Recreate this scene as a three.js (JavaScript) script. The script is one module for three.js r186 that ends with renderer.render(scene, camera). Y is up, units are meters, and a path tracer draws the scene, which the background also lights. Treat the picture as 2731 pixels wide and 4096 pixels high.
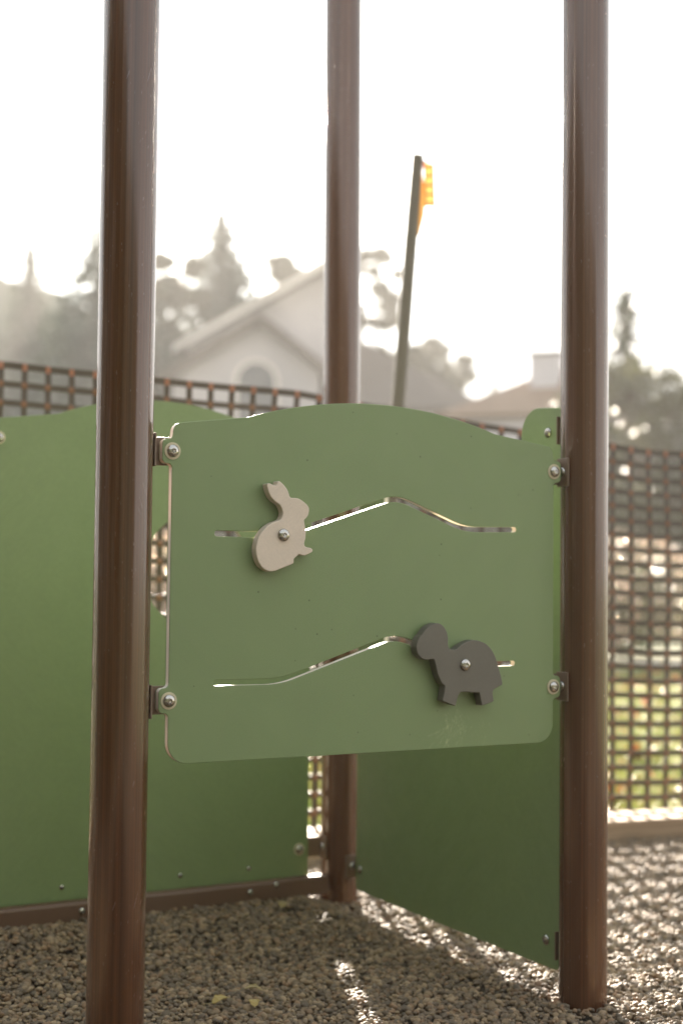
import * as THREE from 'three';
import { mergeGeometries, mergeVertices, toCreasedNormals } from 'three/addons/utils/BufferGeometryUtils.js';
import { RoundedBoxGeometry } from 'three/addons/geometries/RoundedBoxGeometry.js';
import { ImprovedNoise } from 'three/addons/math/ImprovedNoise.js';

// ---------------------------------------------------------------- camera, sky, sun, exposure
const scene = new THREE.Scene();
const camera = new THREE.PerspectiveCamera(39.6, 682 / 1024, 0.05, 600);
camera.position.set(-0.909, 0.835, 2.228);
camera.rotation.order = 'YXZ';
camera.rotation.set(0.0435, -0.5063, 0.0103);
camera.focus = 2.46;
camera.userData.fStop = 2.15;

const SUN = new THREE.Vector3(0.352, 0.307, -0.884).normalize();
{ // hazy autumn sky: pale overhead, whiter and warmer towards the horizon, bright air round the sun
  const W = 512, H = 256, d = new Float32Array(W * H * 4);
  for (let r = 0; r < H; r++) for (let c = 0; c < W; c++) {
    const up = ((r + 0.5) / H - 0.5) * Math.PI, az = ((c + 0.5) / W - 0.5) * 2 * Math.PI, y = Math.sin(up), x = Math.cos(az) * Math.cos(up), z = Math.sin(az) * Math.cos(up);
    const h = Math.exp(-Math.max(0, y) * 3.2), cs = x * SUN.x + y * SUN.y + z * SUN.z, g = 0.84, mie = (1 - g * g) / Math.pow(1 + g * g - 2 * g * cs, 1.5);
    const lo = [0.130, 0.132, 0.132], hi = [0.101, 0.115, 0.127], sunTint = [0.0135, 0.0130, 0.0120];
    for (let k = 0; k < 3; k++) d[(r * W + c) * 4 + k] = hi[k] + (lo[k] - hi[k]) * h + sunTint[k] * Math.min(mie, 60);
    d[(r * W + c) * 4 + 3] = 1;
  }
  const t = new THREE.DataTexture(d, W, H, THREE.RGBAFormat, THREE.FloatType); t.mapping = THREE.EquirectangularReflectionMapping; t.magFilter = t.minFilter = THREE.LinearFilter; t.needsUpdate = true;
  scene.background = t; scene.environment = t;
}

const sun = new THREE.DirectionalLight(new THREE.Color(1.0, 0.89, 0.75), 5);
sun.position.copy(SUN).multiplyScalar(60);
sun.target.position.set(0.4, 0, -0.5);
sun.castShadow = true;
sun.shadow.mapSize.set(4096, 4096);
Object.assign(sun.shadow.camera, { left: -14, right: 14, top: 14, bottom: -14, near: 1, far: 160 });
scene.add(sun, sun.target);

const renderer = new THREE.WebGLRenderer({ antialias: true });
renderer.setSize(682, 1024);
renderer.toneMapping = THREE.LinearToneMapping;
renderer.toneMappingExposure = 10.0;
renderer.shadowMap.enabled = true;
scene.fog = new THREE.FogExp2(new THREE.Color(1.0, 0.965, 0.925), 0.0021);

// ---------------------------------------------------------------- helpers
let seed = 7;
const rnd = () => { seed = (seed + 0x6D2B79F5) | 0; let t = Math.imul(seed ^ (seed >>> 15), 1 | seed); t = (t + Math.imul(t ^ (t >>> 7), 61 | t)) ^ t; return ((t ^ (t >>> 14)) >>> 0) / 4294967296; };
const rr = (a, b) => a + (b - a) * rnd();
const noise = new ImprovedNoise();
const V2 = (x, y) => new THREE.Vector2(x, y), V3 = (x, y, z) => new THREE.Vector3(x, y, z);
const used = {};
const numbered = (n) => { used[n] = (used[n] ?? -1) + 1; return used[n] ? n + '_' + String(used[n]).padStart(3, '0') : n; };
function mesh(name, g, m, parent) {
  const o = new THREE.Mesh(g, m); o.name = parent ? name : numbered(name); o.castShadow = o.receiveShadow = true; (parent ?? scene).add(o); return o;
}
function thing(name, label, category, pos = [0, 0, 0], turn = 0, group) {
  const o = new THREE.Group(); o.name = numbered(name); o.position.set(...pos); o.rotation.y = turn; scene.add(o);
  o.userData = { label, category }; if (group) o.userData.group = group; return o;
}
function tag(o, label, category, group, kind) { Object.assign(o.userData, { label, category }); if (group) o.userData.group = group; if (kind) o.userData.kind = kind; return o; }
function struct(name, g, m, parent) { const o = mesh(name, g, m, parent); o.userData.kind = 'structure'; return o; }
const RGB = (r, g, b) => new THREE.Color().setRGB(r, g, b);
const mat = (r, g, b, rough = 0.7, extra = {}) => new THREE.MeshPhysicalMaterial({ color: RGB(r, g, b), roughness: rough, side: THREE.DoubleSide, ...extra });
const box = (w, h, d, x = 0, y = 0, z = 0) => new THREE.BoxGeometry(w, h, d).translate(x, y, z);
const rbox = (w, h, d, x, y, z, r = 0.002) => new RoundedBoxGeometry(w, h, d, 2, r).translate(x, y, z);
const flat = (gs) => mergeGeometries(gs.map((g) => { const h = g.index ? g.toNonIndexed() : g; for (const k of Object.keys(h.attributes)) if (!['position', 'normal', 'uv'].includes(k)) h.deleteAttribute(k); return h; }));

// computed textures ----------------------------------------------------------
function dataTex(w, h, fn, srgb = true) {
  const d = new Uint8Array(w * h * 4);
  for (let y = 0; y < h; y++) for (let x = 0; x < w; x++) { const c = fn(x / w, y / h); for (let k = 0; k < 3; k++) d[(y * w + x) * 4 + k] = Math.max(0, Math.min(255, 255 * (c.length ? c[k] : c))); d[(y * w + x) * 4 + 3] = 255; }
  const t = new THREE.DataTexture(d, w, h); t.wrapS = t.wrapT = THREE.RepeatWrapping; t.magFilter = THREE.LinearFilter; t.minFilter = THREE.LinearMipmapLinearFilter; t.generateMipmaps = true;
  if (srgb) t.colorSpace = THREE.SRGBColorSpace; t.needsUpdate = true; return t;
}
// noise that tiles: sampled on a torus-like pair of circles
const tile = (u, v, fu, fv, s) => { const a = u * Math.PI * 2, b = v * Math.PI * 2; return noise.noise(Math.cos(a) * fu + s, Math.sin(a) * fu + Math.cos(b) * fv, Math.sin(b) * fv + s * 1.7); };
const rep = (t, x, y) => { const c = t.clone(); c.repeat.set(x, y); c.needsUpdate = true; return c; };

// brown coated posts: fine streaks drawn along the tube, a few scuffs
const streak = dataTex(1024, 256, (u, v) => {
  const s = 0.5 * tile(u, v, 14, 0.1, 3) + 0.25 * tile(u, v, 40, 0.12, 9) + 0.4 * tile(u, v, 5, 0.1, 5);
  return 0.84 + 0.22 * s;
});
const streakBump = dataTex(1024, 256, (u, v) => 0.5 + 0.55 * (0.7 * tile(u, v, 10, 0.1, 13) + 0.25 * tile(u, v, 26, 0.12, 19)), false);
const scuff = dataTex(512, 512, (u, v) => { const n = tile(u, v, 6, 0.6, 31), q = tile(u, v, 20, 30, 37); return 0.2 + 0.1 * Math.max(0, n) + (q > 0.66 ? 0.2 : 0); }, false);
const postMat = mat(0.122, 0.047, 0.019, 1.0, { map: streak, bumpMap: streakBump, bumpScale: 0.0003, roughnessMap: scuff, clearcoat: 0.7, clearcoatRoughness: 0.12 });
const railMat = mat(0.12, 0.066, 0.04, 0.42);
const bracketMat = mat(0.16, 0.105, 0.068, 0.45);
// recycled-plastic sheet: fine pebbled skin, faint mottling, rubbed dusty marks
const skinBump = dataTex(512, 512, (u, v) => 0.5 + 0.4 * tile(u, v, 70, 70, 41) + 0.25 * tile(u, v, 28, 28, 47), false);
const skinTone = dataTex(512, 512, (u, v) => 0.94 + 0.014 * tile(u, v, 2.2, 2.2, 51) + 0.035 * tile(u, v, 60, 60, 57) + 0.02 * tile(u, v, 12, 12, 59));
const skinRough = dataTex(256, 256, (u, v) => 0.5 + 0.08 * tile(u, v, 5, 5, 61) + 0.06 * tile(u, v, 24, 24, 63), false);
const greenMat = mat(0.197, 0.268, 0.112, 1.0, { map: rep(skinTone, 1.3, 1.3), bumpMap: rep(skinBump, 5, 5), bumpScale: 0.0002, roughnessMap: skinRough });
const worn = (() => { // chalky rub marks under the turtle, rubbing beside the slots, fine scratches; 1 m to the repeat
  const N = 1024, f = new Float32Array(N * N), dab = (x, y, r, k) => { const cx = x * N, cy = y * N, R = Math.ceil(r * N) + 1; for (let j = -R; j <= R; j++) for (let i = -R; i <= R; i++) { const X = Math.round(cx) + i, Y = Math.round(cy) + j; if (X < 0 || Y < 0 || X >= N || Y >= N) continue; const d = Math.hypot(X - cx, Y - cy) / (r * N); if (d < 1) f[Y * N + X] += k * (1 - d) * (0.6 + 0.8 * noise.noise(X * 0.21, Y * 0.21, 3)); } };
  const stroke = (x0, y0, x1, y1, r, k, bend) => { const n = Math.ceil(Math.hypot(x1 - x0, y1 - y0) * N); for (let i = 0; i <= n; i++) { const t = i / n, b = bend * Math.sin(t * 3.1); dab(x0 + (x1 - x0) * t + b, y0 + (y1 - y0) * t, r, k * Math.max(0, 0.35 + noise.noise(t * 7, x0 * 60, y0 * 60))); } };
  for (let i = 0; i < 46; i++) { const x = rr(0.545, 0.60), y = rr(0.55, 0.585); stroke(x, y, x + rr(-0.05, 0.02), y - rr(0.02, 0.06), rr(0.0008, 0.003), 0.10, rr(-0.012, 0.012)); }
  for (let i = 0; i < 14; i++) { const x = rr(0.615, 0.645), y = rr(0.53, 0.575); stroke(x, y, x + rr(-0.01, 0.02), y - rr(0.01, 0.03), rr(0.0007, 0.0018), 0.11, rr(-0.005, 0.005)); }
  for (let i = 0; i < 90; i++) { const x = rr(0.03, 0.78), y = rr(0.52, 0.99), a = rr(0, 6.28), l = rr(0.005, 0.035); stroke(x, y, x + l * Math.cos(a), y + l * Math.sin(a), rr(0.0005, 0.0009), rr(0.03, 0.09), rr(-0.003, 0.003)); }
  for (let i = 0; i < 60; i++) { const t = rnd(), up = rnd() < 0.5, x = 0.09 + 0.61 * t, y = (up ? 0.92 : 0.665) + rr(-0.03, 0.03); stroke(x, y, x + rr(0.01, 0.05), y + rr(-0.01, 0.015), rr(0.0006, 0.0015), 0.05, 0); }
  const specks = []; for (let i = 0; i < 70; i++) specks.push([rr(0, 1) * N, rr(0, 1) * N, rr(0.8, 1.8)]);
  const d = new Uint8Array(N * N * 4);
  for (let y = 0; y < N; y++) for (let x = 0; x < N; x++) { const b = 0.945 + 0.014 * tile(x / N, y / N, 2.2, 2.2, 51) + 0.03 * noise.noise(x * 0.5, y * 0.5, 1), k = Math.min(0.5, Math.max(0, f[y * N + x])); const q = [0.483, 0.557, 0.371]; for (let c = 0; c < 3; c++) d[(y * N + x) * 4 + c] = 255 * Math.min(1, q[c] * b * (1 - k) + [0.8, 0.81, 0.66][c] * k); d[(y * N + x) * 4 + 3] = 255; }
  for (const [sx, sy, r] of specks) for (let j = -3; j <= 3; j++) for (let i = -3; i <= 3; i++) if (Math.hypot(i, j) < r) { const X = (sx + i) | 0, Y = (sy + j) | 0; if (X >= 0 && Y >= 0 && X < N && Y < N) for (let c = 0; c < 3; c++) d[(Y * N + X) * 4 + c] *= 0.72; }
  const t = new THREE.DataTexture(d, N, N); t.wrapS = t.wrapT = THREE.RepeatWrapping; t.magFilter = THREE.LinearFilter; t.colorSpace = THREE.SRGBColorSpace; t.needsUpdate = true; return t;
})();
const wornMat = mat(1, 1, 1, 1.0, { map: worn, bumpMap: rep(skinBump, 5, 5), bumpScale: 0.0002, roughnessMap: skinRough });
const coreMat = mat(0.74, 0.66, 0.56, 0.38, { bumpMap: rep(skinBump, 9, 9), bumpScale: 0.0001 });
const rabbitMat = mat(0.70, 0.585, 0.48, 0.5, { bumpMap: rep(skinBump, 6, 6), bumpScale: 0.0002, map: rep(skinTone, 3, 3) });
const turtleMat = mat(0.135, 0.122, 0.096, 0.5, { bumpMap: rep(skinBump, 6, 6), bumpScale: 0.0002, map: rep(skinTone, 3, 3) });
const steel = new THREE.MeshStandardMaterial({ color: RGB(0.42, 0.40, 0.37), metalness: 1, roughness: 0.16 });
const washerMat = mat(0.55, 0.48, 0.33, 0.45);
const timberTone = dataTex(512, 256, (u, v) => { const g = Math.sin((v * 26 + 2.2 * tile(u, v, 1.1, 2, 71)) * 3) * 0.5 + tile(u, v, 3, 40, 77); return [0.74 + 0.10 * g, 0.64 + 0.09 * g, 0.53 + 0.08 * g]; });
const timberMat = mat(0.55, 0.52, 0.48, 0.75, { map: timberTone });

// ---------------------------------------------------------------- ground
function sheet(w, d, nx, nz, y, f) {
  const g = new THREE.PlaneGeometry(w, d, nx, nz).rotateX(-Math.PI / 2), p = g.attributes.position;
  for (let i = 0; i < p.count; i++) p.setY(i, y + (f ? f(p.getX(i), p.getZ(i)) : 0));
  const uv = g.attributes.uv; for (let i = 0; i < p.count; i++) uv.setXY(i, p.getX(i), p.getZ(i));
  g.computeVertexNormals(); return g;
}
const soilTone = dataTex(512, 512, (u, v) => { const n = tile(u, v, 3, 3, 81) + 0.6 * tile(u, v, 14, 14, 83) + 0.5 * tile(u, v, 50, 50, 87); return [0.36 + 0.10 * n, 0.37 + 0.10 * n, 0.22 + 0.07 * n]; });
struct('ground', sheet(260, 260, 4, 4, -0.03).translate(20, 0, -50), mat(1, 1, 1, 0.95, { map: rep(soilTone, 0.35, 0.35) }));
const FRONT = V3(1.0617, 0, -1.472), ALONG = V3(0.98734, 0, 0.15864), AWAY = V3(0.15864, 0, -0.98734);
const onEdge = (s, off, y = 0) => V3(0, y, 0).add(FRONT).addScaledVector(ALONG, s).addScaledVector(AWAY, off);
const gravelTone = dataTex(512, 512, (u, v) => { const n = 0.7 * tile(u, v, 30, 30, 91) + 0.7 * tile(u, v, 62, 62, 93) + 0.3 * tile(u, v, 5, 5, 97); return [0.34 + 0.16 * n, 0.305 + 0.15 * n, 0.25 + 0.13 * n]; });
const gravelBump = dataTex(512, 512, (u, v) => 0.5 + 0.6 * tile(u, v, 40, 40, 99), false);
const sm = (t) => { const k = Math.min(1, Math.max(0, t)); return k * k * (3 - 2 * k); };
// gravel is banked up a little against the rear rail
const bank = (x, z) => 0.044 * sm((-0.52 - z) / 0.38) * sm((0.86 - x) / 0.16) * (1 - sm((-1.0 - z) / 0.35));
{ // gravel bed: a sheet in front of the timber edging, along the edging's own direction
  const c = onEdge(-1, -4.0), g = sheet(9, 8, 180, 160, 0).rotateY(-Math.atan2(ALONG.z, ALONG.x)).translate(c.x, 0, c.z), p = g.attributes.position;
  for (let i = 0; i < p.count; i++) p.setY(i, -0.008 + bank(p.getX(i), p.getZ(i)));
  g.computeVertexNormals();
  struct('gravel_bed', g, mat(1, 1, 1, 0.9, { map: rep(gravelTone, 1.7, 1.7), bumpMap: rep(gravelBump, 1.7, 1.7), bumpScale: 0.008 }));
}
const foot = (x, z, a, b) => Math.exp(-(((Math.hypot(x - a, z - b) - 0.047) / 0.035) ** 2));
const heap = (x, z) => bank(x, z) + 0.010 * (foot(x, z, -0.085, 0) + foot(x, z, 0.875, 0) * (0.5 + noise.noise(x * 12, z * 12, 9)) + foot(x, z, 0.855, -0.946)) + 0.007 * noise.noise(x * 3.1, z * 3.1, 1.3) + 0.004 * noise.noise(x * 9, z * 9, 4.1);
{ // loose pebbles
  const shapes = [];
  for (let k = 0; k < 6; k++) {
    const g = mergeVertices(new THREE.IcosahedronGeometry(1, 2).deleteAttribute('normal').deleteAttribute('uv')), p = g.attributes.position, v = V3(0, 0, 0);
    for (let i = 0; i < p.count; i++) { v.fromBufferAttribute(p, i); const s = 1 + 0.22 * noise.noise(v.x * 1.1 + k * 9, v.y * 1.1, v.z * 1.1) + 0.06 * noise.noise(v.x * 2.6, v.y * 2.6 + k * 5, v.z * 2.6); p.setXYZ(i, v.x * s * (1 + 0.06 * k), v.y * s * 0.74, v.z * s); }
    g.computeVertexNormals(); shapes.push(g);
  }
  const holder = new THREE.Group(); holder.name = 'loose_pebbles'; scene.add(holder);
  tag(holder, 'rounded grey and beige pea gravel covering the play area floor', 'gravel', null, 'stuff');
  const pm = new THREE.MeshPhysicalMaterial({ color: 0xffffff, roughness: 0.66, side: THREE.DoubleSide });
  const places = shapes.map(() => []);
  const put = (n, x0, x1, z0, z1, size) => {
    for (let i = 0; i < n; i++) {
      const x = rr(x0, x1), z = rr(z0, z1), off = (x - FRONT.x) * AWAY.x + (z - FRONT.z) * AWAY.z;
      if (off > -0.012) continue;
      if (Math.hypot(x + 0.085, z) < 0.049 || Math.hypot(x - 0.875, z) < 0.049 || Math.hypot(x - 0.855, z + 0.946) < 0.049) continue;
      places[(rnd() * 6) | 0].push([x, heap(x, z) + rr(-0.004, 0.0045), z, size * (0.55 + 0.95 * rnd() * rnd() + 0.15 * rnd())]);
    }
  };
  put(122000, -0.75, 2.5, -1.75, 0.75, 0.0058);
  put(34000, 0.9, 3.6, -1.5, 0.9, 0.0058);
  put(14000, -1.6, -0.7, -2.1, 0.6, 0.0072);
  const M = new THREE.Matrix4(), Q = new THREE.Quaternion(), E = new THREE.Euler(), col = new THREE.Color();
  const tones = [[0.182, 0.124, 0.069], [0.143, 0.101, 0.06], [0.22, 0.151, 0.081], [0.11, 0.08, 0.049], [0.21, 0.128, 0.067], [0.276, 0.197, 0.116], [0.133, 0.096, 0.062]];
  shapes.forEach((g, k) => {
    const im = new THREE.InstancedMesh(g, pm, places[k].length); im.name = 'pebbles'; im.castShadow = im.receiveShadow = true; im.userData.kind = 'stuff';
    places[k].forEach(([x, y, z, s], i) => {
      E.set(rr(-0.7, 0.7), rr(0, 6.3), rr(-0.7, 0.7)); Q.setFromEuler(E);
      im.setMatrixAt(i, M.compose(V3(x, y, z), Q, V3(s, s, s)));
      const t = tones[(rnd() * tones.length) | 0], b = rr(0.8, 1.15); im.setColorAt(i, col.setRGB(t[0] * b, t[1] * b, t[2] * b));
    });
    holder.add(im);
  });
}

// ---------------------------------------------------------------- play house
const POSTS = { A: [-0.085, 0], B: [0.875, 0], C: [0.855, -0.946], D: [-0.145, -0.946] };
const house = thing('play_house', 'open brown-posted play house frame with green panels standing in gravel', 'play house', [0.39, 0, -0.47]);
const inner = (o) => { o.position.x -= 0.39; o.position.z += 0.47; return o; };
const hp = (name, g, m) => inner(mesh(name, g, m, house));
// posts: round tubes with a domed cap
function tubeLathe(r, h) {
  const pts = [V2(r, -0.12), V2(r, 0.3), V2(r, 0.9), V2(r, 1.5), V2(r, 2.1), V2(r, h), V2(r * 1.03, h + 0.002), V2(r * 1.03, h + 0.012), V2(r * 0.8, h + 0.03), V2(r * 0.4, h + 0.038), V2(0.0005, h + 0.04)];
  return new THREE.LatheGeometry(pts, 72);
}
for (const k of ['A', 'B', 'C', 'D']) {
  const g = tubeLathe(0.047, 2.72), uv = g.attributes.uv, p = g.attributes.position;
  for (let i = 0; i < p.count; i++) uv.setXY(i, uv.getX(i), p.getY(i) / 1.35 + { A: 0, B: 0.37, C: 0.61, D: 0.15 }[k]);
  g.rotateY({ A: 0.4, B: 2.1, C: 4.0, D: 5.2 }[k]);
  if (k === 'C') g.rotateZ(0.0058);
  g.translate(POSTS[k][0], 0, POSTS[k][1]);
  hp('post', g, postMat);
}
// rounded outline from corner list [x, y, radius]
function rounded(list, shape = new THREE.Shape()) {
  const n = list.length, at = (i) => list[(i + n) % n];
  for (let i = 0; i < n; i++) {
    const [x, y, r] = at(i), [px, py] = at(i - 1), [nx, ny] = at(i + 1);
    const a = V2(px - x, py - y), b = V2(nx - x, ny - y), la = a.length(), lb = b.length();
    const ang = Math.acos(THREE.MathUtils.clamp(a.dot(b) / la / lb, -1, 1)), cut = Math.min(r / Math.tan(ang / 2 || 1e-6), la * 0.49, lb * 0.49);
    if (!r || ang > 3.13) { i ? shape.lineTo(x, y) : shape.moveTo(x, y); continue; }
    const s = V2(x, y).addScaledVector(a, cut / la), e = V2(x, y).addScaledVector(b, cut / lb);
    i ? shape.lineTo(s.x, s.y) : shape.moveTo(s.x, s.y);
    const real = cut * Math.tan(ang / 2), bis = a.clone().divideScalar(la).add(b.clone().divideScalar(lb)).normalize(), c = V2(x, y).addScaledVector(bis, real / Math.sin(ang / 2));
    let a0 = Math.atan2(s.y - c.y, s.x - c.x), a1 = Math.atan2(e.y - c.y, e.x - c.x), d = a1 - a0;
    while (d > Math.PI) d -= 2 * Math.PI; while (d < -Math.PI) d += 2 * Math.PI;
    for (let k = 1; k <= 9; k++) shape.lineTo(c.x + real * Math.cos(a0 + (d * k) / 9), c.y + real * Math.sin(a0 + (d * k) / 9));
  }
  shape.closePath(); return shape;
}
// a slot: a band round a bent centre line
function slotPath(pts, hw) {
  const c = [];
  pts.forEach((p, i) => {
    if (!i || i === pts.length - 1) { c.push(V2(...p)); return; }
    const P = V2(...p), a = V2(...pts[i - 1]).sub(P), b = V2(...pts[i + 1]).sub(P), r = 0.03, s = P.clone().addScaledVector(a.normalize(), r), e = P.clone().addScaledVector(b.normalize(), r);
    for (let k = 0; k <= 8; k++) { const t = k / 8; c.push(s.clone().multiplyScalar((1 - t) ** 2).addScaledVector(P, 2 * t * (1 - t)).addScaledVector(e, t * t)); }
  });
  const L = [], R = [];
  c.forEach((p, i) => { const d = (c[i + 1] ?? p).clone().sub(c[i - 1] ?? p).normalize(), n = V2(-d.y, d.x); L.push(p.clone().addScaledVector(n, hw)); R.push(p.clone().addScaledVector(n, -hw)); });
  const cap = (p, d) => { const o = []; const a0 = Math.atan2(d.y, d.x) + Math.PI / 2; for (let k = 1; k < 8; k++) o.push(V2(p.x + hw * Math.cos(a0 - (Math.PI * k) / 8), p.y + hw * Math.sin(a0 - (Math.PI * k) / 8))); return o; };
  const e1 = c[c.length - 1].clone().sub(c[c.length - 2]), e0 = c[0].clone().sub(c[1]);
  return new THREE.Path([...L, ...cap(c[c.length - 1], e1), ...R.reverse(), ...cap(c[0], e0)]);
}
// two green skins on a cream core, drawn in the xy plane with the front at z = 0
function sandwich(name, shape, t, place, face = greenMat) {
  const skin = 0.0019, opt = { curveSegments: 24, bevelEnabled: true, bevelSegments: 2, steps: 1 };
  const front = new THREE.ExtrudeGeometry(shape, { ...opt, depth: skin - 0.0010, bevelThickness: 0.0010, bevelSize: 0.0012, bevelOffset: -0.0012 });
  const core = new THREE.ExtrudeGeometry(shape, { ...opt, depth: t - 2 * skin + 0.0004, bevelThickness: 0.0001, bevelSize: 0.0003, bevelOffset: -0.0006, bevelSegments: 1 });
  const panel = new THREE.Group(); panel.name = name; house.add(panel); inner(panel);
  const a = mesh('front_skin', front.clone().translate(0, 0, -skin), face, panel);
  const b = mesh('core', core.translate(0, 0, -t + skin - 0.0002), coreMat, panel); b.userData.label = 'cream inner layer showing at the cut edges';
  const c = mesh('back_skin', front.clone().rotateX(0).scale(1, 1, -1).translate(0, 0, -t + skin), greenMat, panel);
  c.geometry.index || (() => { const p = c.geometry; for (const k of ['position', 'normal', 'uv']) { const A = p.attributes[k], s = A.itemSize; for (let i = 0; i < A.count; i += 3) for (let q = 0; q < s; q++) { const u = A.array[(i + 1) * s + q]; A.array[(i + 1) * s + q] = A.array[(i + 2) * s + q]; A.array[(i + 2) * s + q] = u; } } })();
  place(panel); return panel;
}
// button-head bolt: domed steel head with a six-lobed socket and centre pin, on a pale washer; axis +z, seat at z = 0
function boltGeometry(r, washer) {
  const head = []; const N = 10, sr = r * 0.36;
  head.push(V2(r, 0), V2(r, r * 0.10));
  for (let i = 1; i <= N; i++) { const a = (i / N) * 1.18; head.push(V2(Math.max(sr, r * Math.cos(a)), r * 0.10 + r * 0.52 * Math.sin(a))); }
  const top = head[head.length - 1].y; head.push(V2(sr, top - 0.0002), V2(sr * 0.97, top - r * 0.30), V2(0.0001, top - r * 0.30));
  const dome = new THREE.LatheGeometry(head, 28).rotateX(Math.PI / 2);
  const gs = [dome, new THREE.CylinderGeometry(sr * 0.33, sr * 0.33, r * 0.26, 10).rotateX(Math.PI / 2).translate(0, 0, top - r * 0.2)];
  for (let k = 0; k < 6; k++) gs.push(new THREE.CylinderGeometry(sr * 0.24, sr * 0.24, r * 0.28, 8).rotateX(Math.PI / 2).translate(sr * 0.92 * Math.cos(k * 1.0472), sr * 0.92 * Math.sin(k * 1.0472), top - r * 0.17));
  const steelPart = flat(gs);
  if (!washer) return [steelPart, null];
  const w = [V2(r * 0.6, 0), V2(washer, 0), V2(washer, 0.0012), V2(washer - 0.0006, 0.0018), V2(r * 0.6, 0.0018)];
  return [steelPart.translate(0, 0, 0.0016), new THREE.LatheGeometry(w, 36).rotateX(Math.PI / 2).toNonIndexed()];
}
function bolt(parent, x, y, z, r = 0.0108, washer = 0.0146, turn = 0) {
  const [s, w] = boltGeometry(r, washer);
  const g = w ? mergeGeometries([s, w], true) : s, o = mesh('bolt', g, w ? [steel, washerMat] : steel, parent);
  o.position.set(x, y, z); o.rotation.y = turn; return o;
}
// bracket: flange on the post (facing dir), flange behind the sheet; in panel axes
function bracket(parent, xPost, y, dir, zBack) {
  const g = flat([rbox(0.0034, 0.056, 0.036, xPost + dir * 0.0017, y, zBack + 0.013, 0.0012), rbox(0.062, 0.048, 0.0034, xPost + dir * 0.032, y, zBack - 0.0022, 0.0012)]);
  mesh('bracket', g, bracketMat, parent);
  const b = bolt(parent, xPost + dir * 0.0036, y, zBack + 0.013, 0.0098, 0, dir * Math.PI / 2); return b;
}
// --- front activity panel, in the plane z = 0
{
  const T = 0.021, tab = (y, s) => [[s > 0 ? 0.8175 : -0.0175, y - s * T, 0.010], [s > 0 ? 0.8175 : -0.0175, y + s * T, 0.010]];
  const L = [[0, 0.5135, 0.036], [0.8, 0.5135, 0.036], [0.8, 0.62 - T, 0.008], ...tab(0.62, 1), [0.8, 0.62 + T, 0.008], [0.8, 1.039 - T, 0.008], ...tab(1.039, 1), [0.8, 1.039 + T, 0.006], [0.797, 1.0865, 0.025]];
  for (let i = 0; i <= 28; i++) { const x = 0.66 - (0.52 * i) / 28; L.push([x, 1.1049 + Math.sqrt(0.87 * 0.87 - (x - 0.4) ** 2) - Math.sqrt(0.87 * 0.87 - 0.26 * 0.26), 0]); }
  L.push([0.003, 1.0868, 0.027], [0, 1.039 + T, 0.006], ...tab(1.039, -1), [0, 1.039 - T, 0.008], [0, 0.62 + T, 0.008], ...tab(0.62, -1), [0, 0.62 - T, 0.008]);
  const sh = rounded(L);
  sh.holes.push(slotPath([[0.0845, 0.902], [0.2105, 0.9018], [0.441, 0.9772], [0.592, 0.9208], [0.7065, 0.9234]], 0.0049));
  sh.holes.push(slotPath([[0.0855, 0.6473], [0.2085, 0.6464], [0.441, 0.7228], [0.592, 0.6668], [0.705, 0.6676]], 0.0049));
  const p = sandwich('activity_panel', sh, 0.0168, () => {}, wornMat);
  for (const y of [0.62, 1.039]) {
    bolt(p, 0, y, 0.0002); bolt(p, 0.8, y, 0.0002);
    bracket(p, -0.0372, y, 1, -0.0168); bracket(p, 0.8272, y, -1, -0.0168);
  }
}
// --- back wall panel between the two rear posts, in the plane z = -0.94
{
  const L = [[-0.062, 0.01, 0.01], [0.762, 0.01, 0.01], [0.762, 1.166, 0.03]];
  for (let i = 0; i <= 28; i++) { const x = 0.6 - (0.5 * i) / 28; L.push([x, 1.1965 + Math.sqrt(0.69 * 0.69 - (x - 0.35) ** 2) - Math.sqrt(0.69 * 0.69 - 0.25 * 0.25), 0]); }
  L.push([-0.062, 1.176, 0.03]);
  const sh = rounded(L); sh.holes.push(new THREE.Path().absarc(0.455, 0.84, 0.14, 0, Math.PI * 2, true));
  const p = sandwich('wall_panel', sh, 0.0152, (g) => { g.position.z += -0.94; });
  for (const y of [1.134, 0.15]) { bolt(p, -0.036, y, 0.0002); bolt(p, 0.737, y, 0.0002); bracket(p, -0.098, y, 1, -0.0152); bracket(p, 0.808, y, -1, -0.0152); }
  for (const x of [0.13, 0.42, 0.6]) bolt(p, x, 0.115, 0.0002, 0.006, 0);
}
// --- side wall panel with a window cut, between right posts, facing inward
{ // drawn in (u, y) with u = distance from post B going back
  const sh = rounded([[0.056, 0.0515, 0.015], [0.872, 0.0515, 0.015], [0.872, 1.178, 0.03], [0.755, 1.186, 0.055], [0.745, 0.56, 0.06], [0.196, 0.56, 0.06], [0.19, 1.186, 0.055], [0.056, 1.175, 0.012]]);
  const p = sandwich('side_panel', sh, 0.0152, (g) => { g.position.x += 0.861; g.rotation.y = -Math.PI / 2; });
  // local x runs to +z in the scene after this turn, so mirror it
  p.scale.x = 1; p.rotation.y = -Math.PI / 2;
  for (const c of p.children) { c.geometry.scale(-1, 1, 1); const P = c.geometry; for (const k of ['position', 'normal', 'uv']) { const A = P.attributes[k], s = A.itemSize; for (let i = 0; i < A.count; i += 3) for (let q = 0; q < s; q++) { const u = A.array[(i + 1) * s + q]; A.array[(i + 1) * s + q] = A.array[(i + 2) * s + q]; A.array[(i + 2) * s + q] = u; } } }
  for (const y of [1.127, 0.105]) { bolt(p, -0.098, y, 0.0002, 0.0105, 0); bolt(p, -0.85, y, 0.0002, 0.0105, 0); bracket(p, -0.0485, y, -1, -0.0152); bracket(p, -0.897, y, 1, -0.0152); }
}
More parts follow.
